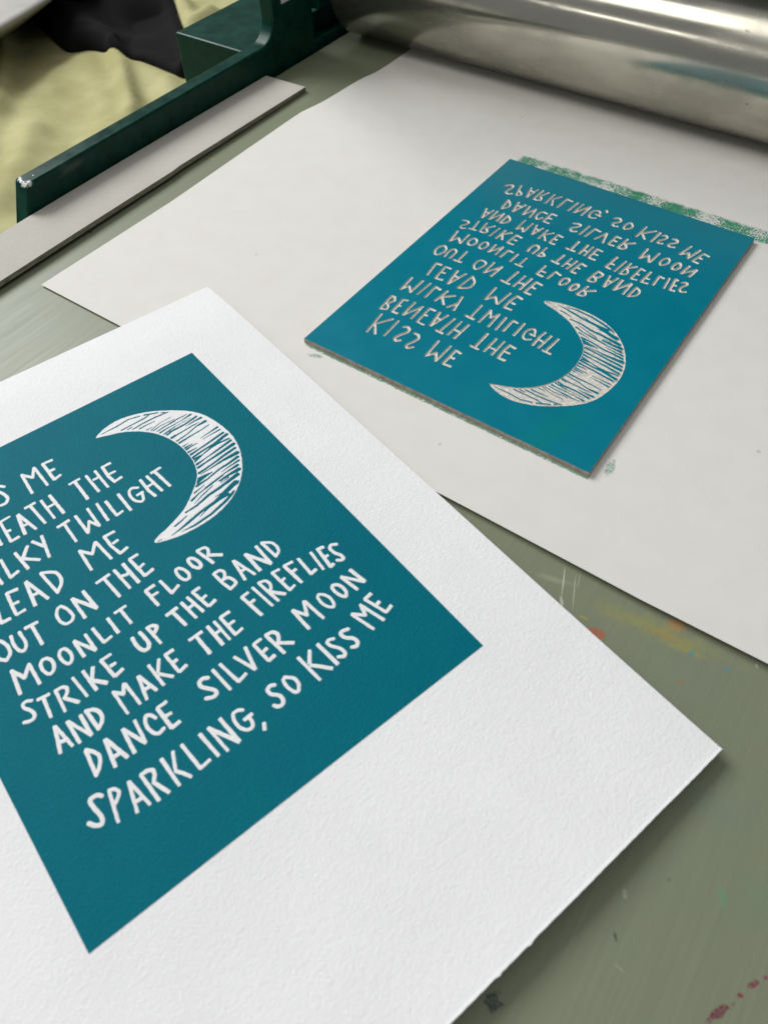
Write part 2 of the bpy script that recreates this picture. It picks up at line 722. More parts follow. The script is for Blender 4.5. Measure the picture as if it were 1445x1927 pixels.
def fields(g, aff, wid, seed):
    xs = np.linspace(0, PW, int(round(PW / g)) + 1)
    ys = np.linspace(0, PH, int(round(PH / g)) + 1)
    DL = np.full((len(ys), len(xs)), 3.0)
    r = np.random.default_rng(11)
    for P in LET:
        w = wid * r.uniform(0.9, 1.1)
        Q = P @ AFF + OFF if aff else P
        if len(Q) == 2:
            w2 = w * r.uniform(0.88, 1.12)
            seg_field(DL, xs, ys, g, Q[0], Q[1], w, w2, True)
        else:
            if len(Q) > 4:
                mid = [Q[0]]
                for a, b in zip(Q[:-1], Q[1:]):
                    mid += [.8 * a + .2 * b, .2 * a + .8 * b]
                Q = np.array(mid + [Q[-1]])
            for a, b in zip(Q[:-1], Q[1:]):
                seg_field(DL, xs, ys, g, a, b, w, w, False)
    X, Y = np.meshgrid(xs, ys)
    DL += 0.07 * vnoise(X, Y, 1.3, seed) + 0.035 * vnoise(X, Y, 0.5, seed + 1)
    M = smooth_poly(MOON, 1)
    if aff:
        M = M @ AFF + OFF
    DM = np.full(DL.shape, 3.0)
    i0, i1 = np.searchsorted(xs, [M[:, 0].min() - 2, M[:, 0].max() + 2])
    j0, j1 = np.searchsorted(ys, [M[:, 1].min() - 2, M[:, 1].max() + 2])
    DM[j0:j1, i0:i1] = poly_sdf(M, X[j0:j1, i0:i1], Y[j0:j1, i0:i1]) + 0.08 * vnoise(X, Y, 1.1, seed + 2)[j0:j1, i0:i1]
    DH = np.full(DL.shape, 3.0)
    for Hh in HATCH:
        P = Hh[:, :2] @ AFF + OFF if aff else Hh[:, :2]
        for k in range(len(P) - 1):
            seg_field(DH, xs, ys, g, P[k], P[k + 1], Hh[k, 2] * 0.64, Hh[k + 1, 2] * 0.64, False)
    DH += 0.05 * vnoise(X, Y, 0.7, seed + 3)
    DH = np.maximum(DH, DM + 0.33)          # an uncut line always stays along the outline
    DM = np.maximum(DM, -DH)
    return xs, ys, DL, DM


def march(xs, ys, D):
    """split the grid along D = 0: returns verts (x,y,d), inside polygons, outside polygons, flat tiles"""
    ny, nx = D.shape
    D = np.where(np.abs(D) < 1e-4, 1e-4, D)
    ny0, nx0 = ny - 1, nx - 1
    X, Y = np.meshgrid(xs, ys)
    vid = np.arange(ny * nx).reshape(ny, nx)
    V = [np.c_[X.ravel(), Y.ravel(), D.ravel()]]
    base = ny * nx
    a, b = D[:, :-1], D[:, 1:]
    hid = np.full(a.shape, -1)
    c = (a < 0) != (b < 0)
    t = (a / (a - b + 1e-20))[c]
    hid[c] = base + np.arange(c.sum())
    V.append(np.c_[X[:, :-1][c] + t * (X[:, 1:] - X[:, :-1])[c], Y[:, :-1][c], np.zeros(c.sum())])
    base += c.sum()
    a, b = D[:-1], D[1:]
    wid_ = np.full(a.shape, -1)
    c = (a < 0) != (b < 0)
    t = (a / (a - b + 1e-20))[c]
    wid_[c] = base + np.arange(c.sum())
    V.append(np.c_[X[:-1][c], Y[:-1][c] + t * (Y[1:] - Y[:-1])[c], np.zeros(c.sum())])
    V = np.concatenate(V)
    # tiles
    tile = 12
    flat = np.zeros((ny0, nx0), bool)
    tq = []
    for j in range(0, ny0, tile):
        for i in range(0, nx0, tile):
            j1, i1 = min(j + tile, ny0), min(i + tile, nx0)
            if (D[j:j1 + 1, i:i1 + 1] > 0.05).all():
                flat[j:j1, i:i1] = True
                tq.append((vid[j, i], vid[j, i1], vid[j1, i1], vid[j1, i]))
    C = [vid[:-1, :-1], vid[:-1, 1:], vid[1:, 1:], vid[1:, :-1]]
    E = [hid[:-1], wid_[:, 1:], hid[1:], wid_[:, :-1]]
    ins = [D[:-1, :-1] < 0, D[:-1, 1:] < 0, D[1:, 1:] < 0, D[1:, :-1] < 0]
    code = sum(ins[k] * (1 << k) for k in range(4))
    I, O = [], []
    for cs in range(16):
        sel = (code == cs) & ~flat
        if not sel.any():
            continue
        for want, out in ((1, I), (0, O)):
            loop = []
            for k in range(4):
                k2 = (k + 1) % 4
                if ((cs >> k) & 1) == want:
                    loop.append(C[k][sel])
                if ((cs >> k) & 1) != ((cs >> k2) & 1):
                    loop.append(E[k][sel])
            if len(loop) >= 3:
                out.append(np.stack(loop, -1))
    return V, I, O, np.array(tq)


def pick(polys, mask):
    return [p[mask[p[:, 0]] if True else None] for p in polys if (mask[p[:, 0]]).any()]


# ------------------------------------------------------------------ materials
TEAL = lin(0, 97, 113)


def m_ink_print():
    m = NT('printed teal ink', 0.36, 0.045)
    v = m.coord()
    n1 = m.noise(v, 1500, 4, 0.7)
    n2 = m.noise(v, 45, 3)
    c = m.mix(m.ramp(n1, 0.35, 0.75), lin(0, 93, 107), lin(0, 106, 120))
    c = m.mix(m.ramp(n2, 0.35, 0.7, 0, 0.35), c, lin(0, 90, 108))
    sp = m.ramp(m.noise(m.coord((1, 0.35, 1), 0.5), 2600, 2, 0.8), 0.64, 0.76, 0, 0.6)
    c = m.mix(sp, c, lin(24, 128, 146))
    m.set('Base Color', c)
    m.set('Roughness', m.ramp(n1, 0.3, 0.7, 0.36, 0.55))
    m.bump(m.math('ADD', m.noise(v, 900, 4, 0.6), m.math('MULTIPLY', n1, 0.6)), 0.8, 0.0003)
    return m.m


def m_ink_block():
    m = NT('wet teal ink on lino', 0.33, 0.22)
    v = m.coord()
    n2 = m.noise(v, 60, 4)
    c = m.mix(m.ramp(n2, 0.3, 0.7), lin(0, 107, 126), lin(0, 111, 129))
    e = m.spot(v, 0.128, 0.012, 0.03, 0.010, 1.2, 500, 0.7, 0.8, 3.0)
    c = m.mix(m.math('MULTIPLY', e, 0.35), c, lin(0, 120, 105))
    m.set('Base Color', c)
    m.set('Roughness', m.ramp(n2, 0.3, 0.75, 0.30, 0.36))
    m.bump(m.math('ADD', m.noise(v, 1100, 3, 0.6), m.noise(v, 2400, 2, 0.6)), 0.35, 0.00007)
    return m.m


def m_paper():
    m = NT('white printmaking paper', 0.9, 0.15)
    v = m.coord()
    n = m.noise(v, 950, 5, 0.6)
    n0 = m.noise(v, 450, 3, 0.5)
    m.set('Base Color', m.mix(m.ramp(m.noise(v, 30, 3), 0.3, 0.7), (0.69, 0.69, 0.697, 1), (0.715, 0.715, 0.722, 1)))
    m.bump(m.math('ADD', n, m.math('MULTIPLY', n0, 0.6)), 0.9, 0.00028)
    return m.m


def m_lino():
    m = NT('carved grey lino', 0.75, 0.25)
    v = m.coord()
    n = m.noise(v, 900, 4, 0.65)
    m.set('Base Color', m.mix(m.ramp(n, 0.3, 0.7), lin(186, 181, 172), lin(206, 202, 194)))
    m.bump(m.noise(m.coord((1, 0.25, 1), 0.4), 1500, 2, 0.6), 0.35, 0.0001)
    return m.m


def m_lino_moon():
    m = NT('scraped grey lino', 0.75, 0.25)
    v = m.coord((0.35, 1, 1), 0.35)
    n = m.noise(v, 1300, 4, 0.7)
    n2 = m.noise(m.coord(), 180, 3)
    c = m.mix(m.ramp(n, 0.3, 0.7), lin(178, 173, 164), lin(212, 208, 200))
    c = m.mix(m.ramp(n2, 0.55, 0.75, 0, 0.3), c, lin(140, 132, 120))
    m.set('Base Color', c)
    m.bump(n, 0.7, 0.00025)
    return m.m


def m_lino_side():
    m = NT('cut lino edge', 0.8, 0.2)
    v = m.coord()
    m.set('Base Color', m.mix(m.ramp(m.noise(v, 300, 3), 0.3, 0.7), lin(138, 128, 117), lin(166, 157, 145)))
    m.bump(m.noise(v, 1500, 3), 0.5, 0.0002)
    return m.m


def m_board():
    m = NT('grey chipboard', 0.92, 0.12)
    v = m.coord()
    n = m.noise(v, 1200, 3, 0.6)
    c = m.mix(m.ramp(n, 0.3, 0.7), lin(170, 167, 159), lin(180, 177, 169))
    c = m.mix(m.ramp(m.noise(v, 18, 3), 0.4, 0.7, 0, 0.35), c, lin(162, 158, 150))
    m.set('Base Color', c)
    m.bump(n, 0.15, 0.0001)
    return m.m


def m_board_edge():
    m = NT('stained board edge', 0.9, 0.1)
    v = m.coord((1, 1, 6))
    n = m.noise(v, 260, 4, 0.65)
    c = m.mix(m.ramp(n, 0.35, 0.65), lin(122, 117, 98), lin(158, 154, 142))
    c = m.mix(m.ramp(m.noise(v, 60, 3), 0.62, 0.7, 0, 0.8), c, lin(120, 108, 52))
    m.set('Base Color', c)
    return m.m


def m_news():
    m = NT('newsprint paper', 0.95, 0.08)
    v = m.coord()
    n = m.noise(v, 70, 5, 0.6)
    c = m.mix(m.ramp(n, 0.3, 0.7), lin(205, 203, 197), lin(208, 206, 201))
    fl = m.ramp(m.noise(m.coord((1, 0.3, 1), 0.9), 900, 2, 0.8), 0.70, 0.8, 0, 0.35)
    c = m.mix(fl, c, lin(180, 174, 164))
    dots = m.math('MULTIPLY', m.ramp(m.voro(v, 55), 0.075, 0.03), m.ramp(m.noise(v, 40), 0.52, 0.62))
    c = m.mix(m.math('MULTIPLY', dots, 0.4), c, lin(130, 125, 115))
    # green ink pressed off beyond the edges of the plate, in the weave of a felt
    b = m.coord(ref=REF_PLATE)
    x, y, z = m.xyz(b)
    ed = m.math('MULTIPLY', m.math('SUBTRACT', m.noise(b, 160, 3), 0.5), 0.006)
    H = PH / 1000
    yy = m.math('ADD', y, ed)
    slope = m.math('MULTIPLY', x, 0.012)
    yy = m.math('SUBTRACT', yy, slope)
    band = m.math('MULTIPLY', m.ramp(yy, H - 0.001, H + 0.003), m.ramp(yy, H + 0.0145, H + 0.0115))
    band = m.math('MULTIPLY', band, m.math('MULTIPLY', m.ramp(x, 0.001, 0.005), m.ramp(x, 0.175, 0.165)))
    dots = m.voro(m.coord((1, 0.8, 1), 0, REF_PLATE), 820, rnd=0.45)
    dens = m.noise(m.coord((1, 0.45, 1), 0, REF_PLATE), 70, 3, 0.6)
    fine = m.noise(b, 1500, 3, 0.7)
    lev = m.math('ADD', m.math('MULTIPLY', m.math('SUBTRACT', dens, 0.5), 1.5), m.math('MULTIPLY', m.math('SUBTRACT', fine, 0.5), 0.7))
    k = m.math('MULTIPLY', band, m.ramp(m.math('SUBTRACT', dots, lev), 0.72, 0.46))
    k = m.math('MAXIMUM', k, m.math('MULTIPLY', band, m.ramp(dens, 0.52, 0.70, 0.10, 0.42)))
    # ragged green line along the near edge, and two smudges
    n3 = m.noise(b, 420, 4, 0.7)
    line = m.math('MULTIPLY', m.ramp(y, 0.0004, -0.0006), m.ramp(m.math('SUBTRACT', y, m.math('MULTIPLY', n3, 0.004)), -0.0038, -0.0028))
    line = m.math('MULTIPLY', line, m.ramp(n3, 0.36, 0.46))
    line = m.math('MULTIPLY', line, m.math('MULTIPLY', m.ramp(x, 0.0, 0.003), m.ramp(x, 0.1535, 0.1525)))
    k = m.math('MAXIMUM', k, m.math('MULTIPLY', line, 0.9))
    for (sx, sy, rx, ry, ro, sd) in ((0.158, 0.010, 0.0022, 0.0055, 0.1, 1), (0.0105, -0.0045, 0.0045, 0.0016, 0.3, 2),):
        sp = m.spot(b, sx, sy, rx, ry, ro, 700, 0.7, 0.4, sd)
        k = m.math('MAXIMUM', k, m.math('MULTIPLY', sp, m.ramp(m.noise(b, 1300, 3, 0.7), 0.4, 0.55, 0.1, 0.75)))
    dark = m.mix(m.ramp(m.noise(b, 300, 3), 0.35, 0.65), lin(0, 108, 76), lin(16, 132, 98))
    c = m.mix(m.math('MULTIPLY', k, 0.92), c, dark)
    m.set('Base Color', c)
    m.bump(m.noise(v, 300, 4), 0.06, 0.0002)
    return m.m


def m_bed():
    m = NT('sage green press bed', 0.40, 0.34)
    v = m.coord()                       # local x across, y along the bed
    st = m.coord((1, 0.03, 1), math.radians(-8))
    n = m.noise(st, 700, 4, 0.65)
    big = m.noise(v, 9, 4, 0.6)
    c = m.mix(m.ramp(n, 0.3, 0.7), lin(113, 119, 98), lin(117, 123, 102))
    c = m.mix(m.ramp(big, 0.42, 0.68, 0, 0.22), c, lin(106, 117, 106))
    c = m.mix(m.ramp(m.noise(v, 22, 4), 0.55, 0.72, 0, 0.28), c, lin(122, 124, 84))
    sc = m.ramp(m.noise(m.coord((1, 0.012, 1), math.radians(-10)), 420, 1, 0.5), 0.70, 0.73, 0, 0.12)
    c = m.mix(sc, c, lin(160, 164, 144))
    for (px, py, rx, ry, ro, ns, am, colr, st_) in STAINS:
        p = PRESS.inverted() @ pix(px, py, 0.0)
        k = m.spot(v, p[0], p[1], rx, ry, ro, ns, am, 0.35 if rx < 0.009 else 1.0, px * 0.01)
        if rx < 0.009:
            k = m.math('MULTIPLY', k, m.ramp(m.noise(v, 1400, 3, 0.7), 0.38, 0.55, 0.25, 1.0))
        c = m.mix(m.math('MULTIPLY', k, st_), c, colr)
    for (a, b, wd, st_) in SCRATCH:
        a, b = PRESS.inverted() @ pix(a[0], a[1], 0.0), PRESS.inverted() @ pix(b[0], b[1], 0.0)
        ctr, dl = (a + b) / 2, b - a
        k = m.spot(v, ctr[0], ctr[1], dl.length / 2, wd, math.atan2(dl[1], dl[0]), 300, 0.25, 0.5, a[0] * 9)
        c = m.mix(m.math('MULTIPLY', k, st_), c, lin(190, 194, 176))
    dots = m.math('MULTIPLY', m.ramp(m.voro(v, 70), 0.06, 0.03), m.ramp(m.noise(v, 30), 0.5, 0.6))
    c = m.mix(m.math('MULTIPLY', dots, 0.6), c, lin(52, 55, 48))
    m.set('Base Color', c)
    m.set('Roughness', m.ramp(n, 0.3, 0.7, 0.36, 0.46))
    m.bump(n, 0.06, 0.0001)
    return m.m


def L4(r, g, b):
    return lin(r, g, b)


SCRATCH = (((1064, 1060), (1056, 1130), 0.00028, 0.75), ((1084, 1072), (1076, 1160), 0.0002, 0.6), ((1093, 1074), (1086, 1110), 0.0002, 0.4),
           ((1054, 1120), (1059, 1142), 0.0007, 0.6), ((1421, 1248), (1426, 1258), 0.0003, 0.7), ((1150, 1810), (1180, 1835), 0.0002, 0.3))
STAINS = (
    (1116, 1194, 0.0052, 0.0036, 0.5, 500, 0.5, L4(160, 84, 54), 0.9),
    (1250, 1195, 0.010, 0.0018, 0.15, 600, 0.8, L4(160, 110, 40), 0.6),
    (1272, 1178, 0.004, 0.003, 0.6, 700, 0.9, L4(170, 112, 52), 0.6),
    (1285, 1222, 0.012, 0.002, 0.1, 500, 0.8, L4(150, 140, 64), 0.6),
    (1235, 1185, 0.034, 0.006, 0.1, 160, 0.9, L4(136, 136, 80), 0.6),
    (1300, 1230, 0.0014, 0.0012, 0.2, 900, 0.9, L4(60, 130, 140), 0.8),
    (1368, 1262, 0.0014, 0.0007, 0.3, 900, 0.8, L4(52, 128, 152), 0.9),
    (1280, 1284, 0.0010, 0.0008, 0.6, 900, 0.7, L4(150, 96, 52), 0.9),
    (1100, 1163, 0.0022, 0.0007, 0.1, 700, 0.6, L4(150, 142, 60), 0.8),
    (1040, 1090, 0.010, 0.0022, 0.2, 300, 0.7, L4(150, 152, 128), 0.5),
    (928, 1885, 0.0026, 0.0030, 0.6, 450, 0.9, L4(30, 52, 56), 0.9),
    (1350, 1908, 0.0046, 0.0013, 1.05, 450, 0.9, L4(98, 28, 58), 0.95),
    (1393, 1875, 0.0009, 0.0009, 0.9, 800, 0.6, L4(112, 30, 62), 0.95),
    (1418, 1853, 0.0022, 0.0009, 0.9, 600, 0.8, L4(112, 36, 66), 0.95),
    (1441, 1841, 0.0008, 0.0006, 0.9, 600, 0.6, L4(112, 36, 66), 0.95),
    (1380, 1891, 0.0006, 0.0005, 0.9, 600, 0.6, L4(120, 50, 72), 0.8),
    (1158, 1763, 0.0018, 0.0004, -0.9, 700, 0.4, L4(28, 30, 26), 0.95),
    (1176, 1685, 0.0014, 0.0008, -1.0, 700, 0.7, L4(150, 158, 136), 0.8),
    (1360, 1690, 0.0040, 0.0016, -1.0, 400, 0.9, L4(88, 140, 104), 0.5),
    (1340, 1520, 0.016, 0.008, 0.3, 120, 0.6, L4(104, 120, 108), 0.35),
    (1425, 1700, 0.012, 0.010, 0.3, 120, 0.6, L4(98, 126, 102), 0.4),
    (101, 512, 0.0042, 0.0018, 0.6, 500, 0.8, L4(112, 112, 118), 0.8),
    (170, 436, 0.0014, 0.0012, 0.3, 500, 0.5, L4(40, 38, 32), 0.9),
    (400, 298, 0.0030, 0.0016, 0.3, 500, 0.7, L4(150, 136, 70), 0.7),
)


def m_green():
    m = NT('dark green enamel', 0.3, 0.16)
    v = m.coord()
    n = m.noise(v, 90, 4, 0.6)
    c = m.mix(m.ramp(n, 0.3, 0.7), lin(0, 42, 33), lin(6, 57, 46))
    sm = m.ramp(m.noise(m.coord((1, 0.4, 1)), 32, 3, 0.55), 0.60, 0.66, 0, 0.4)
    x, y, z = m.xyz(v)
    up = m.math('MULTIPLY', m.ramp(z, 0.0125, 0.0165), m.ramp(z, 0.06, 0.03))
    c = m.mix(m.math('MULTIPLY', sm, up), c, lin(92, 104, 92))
    chips = m.math('MULTIPLY', m.ramp(m.noise(v, 260, 4, 0.7), 0.50, 0.53), m.math('MULTIPLY', m.ramp(y, 0.2305, 0.2285), m.ramp(z, 0.0175, 0.0190)))
    few = m.math('MULTIPLY', m.ramp(m.voro(v, 160), 0.10, 0.06), m.math('MULTIPLY', m.ramp(y, 0.262, 0.235), m.ramp(z, 0.0180, 0.0195)))
    c = m.mix(m.math('MAXIMUM', chips, few), c, lin(205, 208, 204))
    m.set('Base Color', c)
    m.set('Roughness', m.ramp(n, 0.3, 0.7, 0.26, 0.40))
    m.bump(m.noise(v, 300, 3), 0.12, 0.0003)
    return m.m


ANI = 0.25


def m_steel():
    m = NT('smeared steel roller', 0.2, 0.5, 0.92)
    v = m.coord()
    n = m.noise(m.coord((0.12, 1, 1)), 420, 4, 0.7)
    big = m.noise(m.coord((0.5, 1, 1)), 26, 4, 0.6)
    c = m.mix(m.ramp(big, 0.35, 0.7), lin(200, 197, 184), lin(172, 170, 158))
    nk = m.math('MULTIPLY', m.ramp(m.noise(m.coord((0.35, 1, 1)), 240, 2), 0.72, 0.76), m.ramp(m.noise(v, 30), 0.5, 0.6))
    c = m.mix(m.math('MULTIPLY', nk, 0.7), c, lin(60, 60, 58))
    m.set('Base Color', c)
    m.set('Roughness', m.math('ADD', m.ramp(n, 0.3, 0.75, 0.13, 0.18), m.ramp(big, 0.38, 0.7, 0, 0.22)))
    tg = m.n('ShaderNodeTangent', direction_type='RADIAL', axis='X')
    m.set('Tangent', tg.outputs[0])
    m.set('Anisotropic', 0.65)
    m.set('Anisotropic Rotation', ANI)
    m.bump(n, 0.05, 0.0001)
    return m.m


def m_cloth(name, a, b, rough=0.9):
    m = NT(name, rough, 0.15)
    v = m.coord()
    n = m.noise(v, 14, 4, 0.6)
    m.set('Base Color', m.mix(m.ramp(n, 0.32, 0.7), a, b))
    m.bump(m.noise(v, 1100, 2), 0.25, 0.0004)
    return m.m


def m_plain(name, col, rough=0.7, spec=0.3, var=0.06, scale=40):
    m = NT(name, rough, spec)
    n = m.noise(m.coord(), scale, 4)
    d = tuple(c * (1 - var * 2) for c in col[:3]) + (1,)
    m.set('Base Color', m.mix(m.ramp(n, 0.3, 0.7), d, col))
    return m.m


# ------------------------------------------------------------------ the setting
IDN = Matrix.Identity(4)
bed = sheet('press_bed', np.linspace(-0.3965, 0.24, 8), np.linspace(-0.32, 0.92, 8), lambda X, Y: X * 0, 0.012, m_bed(), PRESS, smooth=False)
tag(bed, None, kind='structure')
TBL = -0.125
tab = box('tabletop', -1.3, 1.0, -0.8, 1.8, TBL - 0.04, TBL, m_plain('grey laminate table', lin(120, 118, 110)), matrix=Matrix.Translation((0, 0, 0)))
tag(tab, None, kind='structure')

# ------------------------------------------------------------------ the press
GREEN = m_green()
press = tag(empty('etching_press', PRESS @ Matrix.Translation((-0.4, 0.5, 0))), 'dark green enamelled etching press with a shiny steel roller across its bed', 'printing press')


def pchild(o):
    o.parent = press
    o.matrix_parent_inverse = press.matrix_world.inverted()
    o.matrix_world = PRESS
    return o


def frame_profile():
    P = [(0.1965, -0.045), (0.2265, 0.0205), (0.4345, 0.0205)]
    for a in np.linspace(-90, 0, 25)[1:]:
        P.append((0.4345 + 0.0145 * math.cos(math.radians(a)), 0.035 + 0.0145 * math.sin(math.radians(a))))
    P += [(0.4490, 0.23), (0.4935, 0.23), (0.4935, 0.0050), (0.5990, 0.0050), (0.5990, 0.23), (0.645, 0.23), (0.645, 0.035)]
    for a in np.linspace(180, 270, 25)[1:]:
        P.append((0.6595 + 0.0145 * math.cos(math.radians(a)), 0.035 + 0.0145 * math.sin(math.radians(a))))
    P += [(0.86, 0.0205), (0.86, -0.045)]
    return P


def extrude_x(name, prof, x0, x1, mat, bev=0.0012):
    n = len(prof)
    V = [(x0, y, z) for y, z in prof] + [(x1, y, z) for y, z in prof]
    F = [tuple(range(n)), tuple(range(2 * n - 1, n - 1, -1))]
    F += [((i + 1) % n, i, n + i, n + (i + 1) % n) for i in range(n)]
    me = bpy.data.meshes.new(name)
    me.from_pydata(V, [], F)
    bm = bmesh.new()
    bm.from_mesh(me)
    bmesh.ops.recalc_face_normals(bm, faces=bm.faces)
    bm.to_mesh(me)
    bm.free()
    me.polygons.foreach_set('use_smooth', [True] * len(me.polygons))
    me.set_sharp_from_angle(angle=math.radians(30))
    me.materials.append(mat)
    o = bpy.data.objects.new(name, me)
    COL.objects.link(o)
    if bev:
        bevel(o, bev, 3)
    return o


def add_side(x0, x1, s):
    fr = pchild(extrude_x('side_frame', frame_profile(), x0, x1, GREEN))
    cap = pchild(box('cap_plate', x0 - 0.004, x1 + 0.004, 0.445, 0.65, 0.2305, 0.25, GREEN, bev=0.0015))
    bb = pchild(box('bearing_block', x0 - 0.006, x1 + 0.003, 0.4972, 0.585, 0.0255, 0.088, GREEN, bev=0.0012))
    xo = (x0 - 0.0655, x0 - 0.0006) if s < 0 else (x1 + 0.0006, x1 + 0.0655)
    br = pchild(box('foot_bracket', xo[0], xo[1], 0.4268, 0.66, TBL + 0.0005, 0.0182, GREEN, bev=0.0014))
    return fr


add_side(-0.411, -0.4, -1)
add_side(0.2425, 0.2535, 1)


def cylinder(name, x0, x1, cy, cz, R, mat, seg=160, ch=0.0015):
    rings = [(x0, R - ch * 8), (x0, R - ch), (x0 + ch, R), (x1 - ch, R), (x1, R - ch), (x1, R - ch * 8)]
    V, F = [], []
    for x, r in rings:
        for k in range(seg):
            a = 2 * math.pi * k / seg
            V.append((x, cy + r * math.cos(a), cz + r * math.sin(a)))
    for i in range(len(rings) - 1):
        for k in range(seg):
            k2 = (k + 1) % seg
            F.append((i * seg + k, i * seg + k2, (i + 1) * seg + k2, (i + 1) * seg + k))
    F.append(tuple(range(seg))[::-1])
    F.append(tuple((len(rings) - 1) * seg + k for k in range(seg)))
    me = bpy.data.meshes.new(name)
    me.from_pydata(V, [], F)
    bm = bmesh.new()
    bm.from_mesh(me)
    bmesh.ops.recalc_face_normals(bm, faces=bm.faces)
    bm.to_mesh(me)
    bm.free()
    for p in me.polygons:
        p.use_smooth = len(p.vertices) == 4 and abs(p.normal[0]) < 0.5
    me.materials.append(mat)
    o = bpy.data.objects.new(name, me)
    COL.objects.link(o)
    return o


beam = pchild(box('added_shade_beam', -0.3995, 0.242, 0.500, 0.625, 0.135, 0.228, GREEN, bev=0.0015))  # unseen crossbeam, added to shade the newsprint near the roller
RR, RY = 0.0437, 0.5408
roller = pchild(cylinder('roller', -0.388, 0.232, RY, RR + 0.0006, RR, m_steel()))
axle = cylinder('axle', -0.400, 0.2425, RY, RR + 0.0006, 0.014, m_plain('dark steel', lin(90, 90, 88), 0.35, 0.5), 40, 0.0006)
axle.parent = roller
stk = pchild(box('sticker', -0.4, -0.3996, 0.4595, 0.4720, 0.0405, 0.075, m_plain('white label', lin(205, 205, 205))))

# ------------------------------------------------------------------ chipboard strip
BOARD = m_board()
def strip_z(X, Y):
    return 0.0032 + 0.0016 * np.clip(1 - ((Y - 0.20) / 0.235) ** 2, 0, 1) ** 1.2
strip = sheet('board_strip', np.linspace(-0.3988, -0.3642, 7), np.linspace(-0.035, 0.4335, 60), strip_z, 0.0028, BOARD, PRESS,
              warp=lambda X, Y: (X + 0.0008 * (Y < 0.3) * (X > -0.37), Y + (X + 0.3988) * 0.03))
strip.data.materials.append(m_board_edge())
tag(strip, 'long narrow grey cardboard strip lying along the foot of the green press frame', 'cardboard strip')
npoly = len(strip.data.polygons)
idx = np.zeros(npoly, np.int32)
rimn = 2 * 7 + 2 * 60 - 4
idx[npoly - rimn:] = 1
strip.data.polygons.foreach_set('material_index', idx)

# ------------------------------------------------------------------ the carved plate
PLATE = Matrix(((0.81774666, 0.57557832, 0, -0.042985), (-0.57557832, 0.81774666, 0, 0.29629342),
                (0, 0, 1, 0.00075), (0, 0, 0, 1)))
PT = 0.0036 - 0.00075
REF_PLATE = empty('lino_block', PLATE)
tag(REF_PLATE, 'carved lino printing block inked teal, its lettering reversed, lying on the newsprint', 'printing block')
plate = REF_PLATE

G = 0.17
xs, ys, DL, DM = fields(G, True, 0.74, 21)
D = np.minimum(DL, DM)
is_moon = (DM < DL)
V, I, O, TQ = march(xs, ys, D)
d = -np.minimum(V[:, 2], 0)
gx, gy = V[:, 0], V[:, 1]
mm = np.zeros(len(V), bool)
mm[:is_moon.size] = is_moon.ravel()
nearm = (gx > 80) & (gy > 15) & (gy < 97)
depth = 0.6 * np.sqrt(np.clip(1 - (1 - np.clip(d / 0.62, 0, 1)) ** 2, 0, 1))
dm = 0.55 * np.clip(d / 0.25, 0, 1) * (0.75 + 0.25 * vnoise(gx * 0.5 + gy * 0.2, gy - gx * 0.4, 0.9, 5))
M_ = smooth_poly(MOON, 1) @ AFF + OFF
lo, hi = M_.min(0) - 1, M_.max(0) + 1
bbx = (gx > lo[0]) & (gx < hi[0]) & (gy > lo[1]) & (gy < hi[1])
sel = np.zeros(len(V), bool)
sel[bbx] = poly_sdf(M_, gx[bbx], gy[bbx]) < 0.6
depth = np.where(sel, dm, depth)
VV = np.c_[gx / 1000, gy / 1000, PT - depth / 1000 + 0 * gx]
def part_polys(polys, mask):
    r = [p[mask[p[:, 0]] | mask[p[:, 1]]] for p in polys]
    return [p for p in r if len(p)]
inkb = np_obj('inked_surface', VV, O + [TQ], m_ink_block(), plate, smooth=False)
np_obj('carved_lettering', VV, part_polys(I, ~sel), m_lino(), plate)
np_obj('carved_moon', VV, [p[sel[p[:, 0]] & sel[p[:, 1]]] for p in I if (sel[p[:, 0]] & sel[p[:, 1]]).any()], m_lino_moon(), plate)
side = sheet('lino_slab', np.linspace(-0.00008, PW / 1000 + 0.00008, 60), np.linspace(-0.00008, PH / 1000 + 0.00008, 80),
             lambda X, Y: X * 0 + PT - 0.0012, PT - 0.0012, m_lino_side(), parent=plate, smooth=False)
# rim of the slab, up to just under the ink
rv, rf = [], []
Wm, Hm_ = PW / 1000, PH / 1000
loop = [(-0.00008, -0.00008), (Wm + 0.00008, -0.00008), (Wm + 0.00008, Hm_ + 0.00008), (-0.00008, Hm_ + 0.00008)]
pts = []
for k in range(4):
    a, b = np.array(loop[k]), np.array(loop[(k + 1) % 4])
    for t in np.arange(0, 1, 0.02):
        pts.append(a + (b - a) * t)
pts = np.array(pts)
n = len(pts)
inner = np.clip(pts, 0, None)
inner[:, 0] = np.clip(inner[:, 0], 0.00002, Wm - 0.00002)
inner[:, 1] = np.clip(inner[:, 1], 0.00002, Hm_ - 0.00002)
rv = [(p[0], p[1], PT - 0.0012) for p in pts] + [(p[0], p[1], PT - 0.00006) for p in pts] + [(p[0], p[1], PT - 0.00001) for p in inner]
for k in range(n):
    k2 = (k + 1) % n
    rf.append((k, k2, n + k2, n + k))
    rf.append((n + k, n + k2, 2 * n + k2, 2 * n + k))
rim = mesh_obj('cut_edge', rv, rf, side.data.materials[0], plate)

